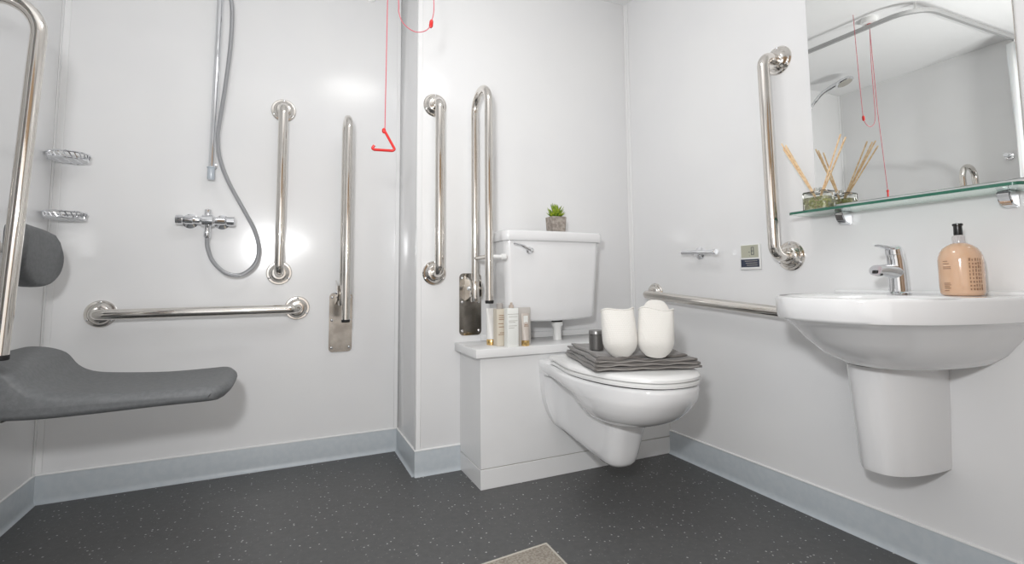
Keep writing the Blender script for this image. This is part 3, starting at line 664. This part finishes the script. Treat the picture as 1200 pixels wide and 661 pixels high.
# ------------------------------------------------------------------ toilet roll holder, thermometer plate (right wall)
t = thing('toilet_roll_holder', 'empty chrome toilet roll holder bar on the right wall', 'roll holder', (0, -.50, .90))
obj('rose', lathe(BM(), (0, -.462, .903), (-1, 0, 0), [(.026, 0), (.026, .005), (.022, .008), (.011, .010), (.010, .045)], 28), M_chrome, t)
obj('arm', tube(BM(), [(-.052, -.408, .907), (-.052, -.590, .901)], .0085, 16), M_chrome, t)
obj('end_cap', lathe(BM(), (-.052, -.580, .9013), (0, -1, 0), [(.009, 0), (.013, .002), (.013, .012), (.011, .014)], 18), M_chrome, t)
t = thing('wall_thermometer', 'small square wall thermometer plate with navy label, left of the basin', 'thermometer', (0, -.713, .83))
obj('plate', box(BM(), (-.008, -.760, .826), (0, -.668, .924), .003), M_plastic, t)
obj('display', box(BM(), (-.0092, -.753, .872), (-.008, -.676, .920), .0005, 1), M_lcd, t)
obj('dark_label', box(BM(), (-.0092, -.755, .836), (-.008, -.674, .866), .0005, 1), M_navy, t)
bm = BM()
def seg(y, z, dy, dz): box(bm, (-.0098, y-dy, z), (-.0092, y, z+dz))
for y in (-.722,):
    seg(y, .910, .012, .002); seg(y, .896, .012, .002); seg(y, .882, .012, .002); seg(y, .882, .002, .030); seg(y-.010, .882, .002, .030)
seg(-.710, .892, .006, .002); seg(-.713, .878, .002, .002)
obj('digits', bm, M_navy, t)
bm = BM()
for k in range(3): box(bm, (-.0098, -.748, .842+k*.008), (-.0092, -.700+.004*k, .844+k*.008))
obj('label_text', bm, M_greyprint, t)

# ------------------------------------------------------------------ basin
BY = -1.263
bas = thing('wash_basin', 'white wall-mounted wash basin with wide flat apron', 'basin', (-.2, BY, .56))
def bring(hw, dp, z, n=2.45, seg=48, xb=-.001):
    pts = []
    for k in range(seg+1):
        a = PI*k/seg; ca, sa = math.cos(a), math.sin(a)
        pts.append(Vector((xb - dp*abs(sa)**(2/n), BY + hw*math.copysign(abs(ca)**(2/n), ca), z)))
    for k in range(1, 10): pts.append(Vector((xb, BY - hw + 2*hw*k/10, z)))
    return pts
def iring(rx, ry, z, cx=-.262): 
    # inner bowl ring, same vertex count/order as bring
    pts = []
    for k in range(49):
        a = PI*k/48; pts.append(Vector((cx - rx*math.sin(a)**.9 if math.sin(a) > 0 else cx, BY + ry*math.cos(a), z)))
    for k in range(1, 10):
        a = PI*k/10; pts.append(Vector((cx + rx*.62*math.sin(a), BY - ry*math.cos(a), z)))
    return pts
bm = BM(); zt = .744
loft(bm, [bring(.085, .20, .5565, 2.2), bring(.105, .24, .558, 2.2), bring(.138, .29, .568, 2.2), bring(.172, .345, .595, 2.3), bring(.200, .392, .633, 2.35), bring(.219, .425, .667, 2.4), bring(.230, .447, .682, 2.45),
          bring(.240, .462, .686, 2.45), bring(.241, .465, .692, 2.45), bring(.243, .470, .735, 2.45), bring(.2415, .468, .7415, 2.45), bring(.237, .462, zt, 2.45), 
          iring(.178, .208, zt-.001), iring(.170, .198, zt-.008), iring(.155, .180, .705), iring(.125, .145, .665), iring(.06, .07, .640), iring(.018, .02, .636)])
obj('bowl', bm, M_cer, bas, sharp=50)
obj('waste', lathe(BM(), (-.262, BY, .637), (0, 0, 1), [(.022, 0), (.022, .003), (.016, .004)], 24), M_chrome, bas)
obj('ledge', (lambda q: box(q, (-.018, BY-.238, .742), (-.0005, BY+.232, .754), .0055, 3))(BM()), M_cer, bas)
ped = BM()
def dring(hw, dp, z, n=2.6):
    pts = []
    for k in range(31):
        a = PI*k/30; ca, sa = math.cos(a), math.sin(a); pts.append(Vector((-.001 - dp*abs(sa)**(2/n), BY+.038 + hw*math.copysign(abs(ca)**(2/n), ca), z)))
    for k in range(1, 5): pts.append(Vector((-.001, BY+.038 - hw + 2*hw*k/5, z)))
    return pts
loft(ped, [dring(.070, .190, .276), dring(.077, .202, .280), dring(.079, .206, .292), dring(.084, .218, .42), dring(.089, .232, .556)])
obj('semi_pedestal', ped, M_cer, label='white half pedestal under the wash basin against the right wall', category='basin pedestal')

# tap
tap = thing('mixer_tap', 'chrome single-lever mixer tap on the basin', 'tap', (-.10, -1.257, .744))
Z0 = .7443; tx, ty = -.098, -1.257
def ell(cx_, cy_, z, rx, ry, tilt=0, n=24): return [Vector((cx_ + rx*math.cos(2*PI*k/n), cy_ + ry*math.sin(2*PI*k/n), z + tilt*math.cos(2*PI*k/n))) for k in range(n)]
bm = BM(); loft(bm, [ell(tx, ty, Z0, .029, .027), ell(tx, ty, Z0+.004, .029, .027), ell(tx, ty, Z0+.008, .024, .022), ell(tx-.002, ty, Z0+.06, .0225, .021), ell(tx-.006, ty, Z0+.095, .022, .0205), ell(tx-.010, ty, Z0+.110, .021, .020, .003)])
obj('body', bm, M_chrome, tap)
bm = BM(); rings = []
for i in range(9):
    s = i/8; c = Vector((tx-.004-.098*s, ty, Z0+.060+.016*s-.010*s*s)); wd = .020-.004*s; hh = .019-.005*s
    rings.append([c + Vector((.35*hh*math.sin(2*PI*k/18), wd*math.cos(2*PI*k/18), hh*math.sin(2*PI*k/18))) for k in range(18)])
loft(bm, rings); obj('spout', bm, M_chrome, tap)
obj('aerator', lathe(BM(), (tx-.093, ty, Z0+.062), (-.35, 0, -1), [(.0125, 0), (.0125, .008), (.010, .009)], 20), M_blk, tap)
bm = BM(); loft(bm, [ell(tx-.010, ty, Z0+.111, .0215, .0205, .003), ell(tx-.012, ty, Z0+.125, .021, .020, .004), ell(tx-.014, ty, Z0+.131, .015, .014, .004)])
pts = [(0, .012, .0085), (.03, .012, .006), (.06, .011, .0045), (.078, .008, .003)]; rings = []
for d_, wd, hh in pts: rings.append([Vector((tx-.008-d_, ty, Z0+.124+d_*.10)) + Vector((0, wd*math.cos(2*PI*k/14), hh*math.sin(2*PI*k/14))) for k in range(14)])
loft(bm, rings); obj('lever', bm, M_chrome, tap)

# soap bottle
sb = thing('soap_bottle', 'rounded peach liquid soap bottle with black cap on the basin edge', 'bottle', (-.10, -1.397, .744))
bx_, by_ = -.100, -1.397; s0 = .7443
prof_b = [(.034, 0), (.040, .002), (.0425, .008), (.0435, .03), (.0435, .088), (.0425, .096), (.039, .107), (.033, .117), (.025, .124), (.017, .1285), (.0135, .130)]
obj('body', lathe(BM(), (bx_, by_, s0), (0, 0, 1), prof_b, 40), M_peach, sb, sharp=60)
obj('neck', lathe(BM(), (bx_, by_, s0+.1302), (0, 0, 1), [(.0125, 0), (.0125, .015), (.0115, .018), (.009, .020)], 24), mat('clear_neck', (.75, .72, .72), .08, 0, Transmission_Weight=.6), sb)
obj('cap', lathe(BM(), (bx_, by_, s0+.1503), (0, 0, 1), [(.0085, 0), (.0090, .002), (.0085, .022), (.0105, .024), (.0105, .028), (.009, .029)], 28), M_blk, sb, label='black cap')
# printing: a paler lettered column facing the camera and a dark brown panel beside it
def patch(name, a0, a1, z0, z1, m, dr=.0005):
    bm = BM(); n_ = 10; rings = []
    a_ = [bm.verts.new((bx_ + (.0435+dr)*math.cos(math.radians(a0+(a1-a0)*k/n_)), by_ + (.0435+dr)*math.sin(math.radians(a0+(a1-a0)*k/n_)), s0+z0)) for k in range(n_+1)]
    b_ = [bm.verts.new((v.co.x, v.co.y, s0+z1)) for v in a_]
    for k in range(n_): bm.faces.new((a_[k], a_[k+1], b_[k+1], b_[k]))
    return bm
lab = BM()
def merge(dst, src):
    me = bpy.data.meshes.new('t'); src.to_mesh(me); dst.from_mesh(me); bpy.data.meshes.remove(me); src.free()
for z, a0, a1 in ((.084, 163, 178), (.078, 163, 182), (.070, 163, 186), (.066, 163, 186), (.030, 163, 182), (.026, 163, 184), (.022, 163, 180), (.018, 163, 183), (.012, 163, 178)):
    merge(lab, patch('', a0-8, a1-8, z, z+.0018, None))
for k in range(5): 
    for j in range(9): merge(lab, patch('', 222+k*8, 226+k*8+random.uniform(-1, 1.5), .014+j*.0088, .014+j*.0088+random.uniform(.004, .0075), None))
for f in lab.faces: f.smooth = True
obj('lettering', lab, M_brown, sb, label='small brown lettering')

# ------------------------------------------------------------------ glass shelf, clips, mirror, diffuser
t = thing('glass_shelf', 'clear glass wall shelf with green edge below the mirror', 'shelf', (0, -1.25, .99))
def shelf_ring(z, ins=0):
    y0, y1, x0, r = -1.528+ins, -.958-ins, -.125+ins, .022; pts = [(-.001, y1), (x0+r, y1)]
    for k in range(1, 8): a = PI/2*k/8; pts.append((x0+r-r*math.sin(a), y1-r+r*math.cos(a)))
    for k in range(0, 9): a = PI/2*k/8; pts.append((x0+r-r*math.cos(a), y0+r-r*math.sin(a)))
    pts.append((-.001, y0)); return [Vector((x, y, z)) for x, y in pts]
bm = BM(); loft(bm, [shelf_ring(.9985), shelf_ring(1.0065)]); obj('glass_pane', bm, M_glass, t)
bm = BM(); ra_ = shelf_ring(.9988, -.0004)[:-0 or None]; rb_ = shelf_ring(1.0062, -.0004); ra2 = shelf_ring(.9988, .0012); rb2 = shelf_ring(1.0062, .0012)
vs = [[bm.verts.new(p) for p in r] for r in (ra_, rb_, rb2, ra2)]
for q in range(4):
    a, b_ = vs[q], vs[(q+1) % 4]
    for k in range(len(a)-1): bm.faces.new((a[k], a[k+1], b_[k+1], b_[k]))
obj('glass_edge', bm, M_edge, t, label='green glass edge')
for y in (-1.078, -1.468):
    c_ = thing  # clip
    b_ = BM(); loft(b_, [[Vector((x, y+yy, z)) for x, z in ((-.001, .9980), (-.050, .9980), (-.044, .978), (-.034, .965), (-.001, .958))] for yy in (-.013, .013)])
    bmesh.ops.bevel(b_, geom=b_.edges[:], offset=.003, segments=2, affect='EDGES')
    obj('shelf_clip', b_, M_chrome, t)
    obj('clip_top', box(BM(), (-.045, y-.014, 1.0070), (-.001, y+.014, 1.0145), .002), M_chrome, t)
mi = thing('wall_mirror', 'large frameless wall mirror above the glass shelf', 'mirror', (0, -1.24, 1.03))
obj('backing', box(BM(), (-.004, -1.500, 1.030), (-.0005, -.9845, 1.93)), M_greyprint, mi)
obj('mirror_glass', box(BM(), (-.007, -1.501, 1.029), (-.0042, -.9835, 1.931), .0008, 1), M_mirror, mi)

df = thing('reed_diffuser', 'square glass reed diffuser with natural reeds on the glass shelf', 'reed diffuser', (-.07, -1.03, 1.0066))
dx, dy, dz = -.066, -1.030, 1.0068
obj('glass_jar', (lambda q: (loft(q, [superring(dx, dy, .027, .038, dz, 8, 32), superring(dx, dy, .0285, .0395, dz+.002, 8, 32), superring(dx, dy, .0285, .0395, dz+.060, 8, 32), superring(dx, dy, .026, .037, dz+.063, 8, 32), superring(dx, dy, .014, .014, dz+.065, 2, 32), superring(dx, dy, .012, .012, dz+.075, 2, 32), superring(dx, dy, .009, .009, dz+.075, 2, 32), superring(dx, dy, .009, .009, dz+.064, 2, 32), superring(dx, dy, .024, .035, dz+.058, 8, 32), superring(dx, dy, .0255, .0365, dz+.006, 8, 32), superring(dx, dy, .024, .035, dz+.005, 8, 32)]), q)[1])(BM()), M_clear, df)
obj('oil', (lambda q: (loft(q, [superring(dx, dy, .0235, .0345, dz+.0055, 8, 32), superring(dx, dy, .025, .036, dz+.0065, 8, 32), superring(dx, dy, .025, .036, dz+.044, 8, 32)]), q)[1])(BM()), M_oil, df)
bm = BM(); rnd = random.Random(3)
for k in range(26):
    a = 2*PI*k/9; q_ = rnd.uniform(.3, 1); c = Vector((dx+.017*q_*math.cos(a), dy+.028*q_*math.sin(a), dz+.012+.0012*k+rnd.uniform(-.003, .004)))
    bmesh.ops.create_icosphere(bm, subdivisions=1, radius=rnd.uniform(.004, .006), matrix=Matrix.Translation(c))
obj('dried_petals', bm, M_leaftip, df)
tips = [(-.035, .097, .243), (-.030, .085, .235), (-.045, .076, .226), (-.040, .088, .222), (.004, -.092, .218), (-.010, -.100, .215), (-.034, -.098, .222), (-.030, -.106, .203)]
for k, (ax_, ay_, az_) in enumerate(tips):
    base_ = Vector((dx - ax_*.08, dy - ay_*.10 + .0006*k - .002, dz+.008))
    obj('reed', tube(BM(), [base_, Vector((dx + ax_*.9, dy + ay_, dz + az_))], .0023, 8), M_reed, df)

# ------------------------------------------------------------------ floor mat corner
t = thing('bath_mat', 'beige woven bath mat whose corner shows at the bottom edge', 'mat', (-1.2, -.95, 0))
bm = BM(); loft(bm, [[Vector((x, y, z)) for x, y in ((-.897-i, -.690-i), (-1.50+i, -.745-i*1), (-1.51+i, -1.20+i), (-.905-i, -1.145+i))] for z, i in ((.0005, 0), (.006, 0), (.008, .003))])
obj('woven_pile', bm, M_mat, t)
bm = BM(); tube(bm, [(-.897, -.690, .007), (-1.50, -.745, .007), (-1.51, -1.20, .007), (-.905, -1.145, .007), (-.897, -.690, .007)], .0035, 8)
obj('edge_binding', bm, mat('pale_binding', (.50, .47, .42), .9), t)
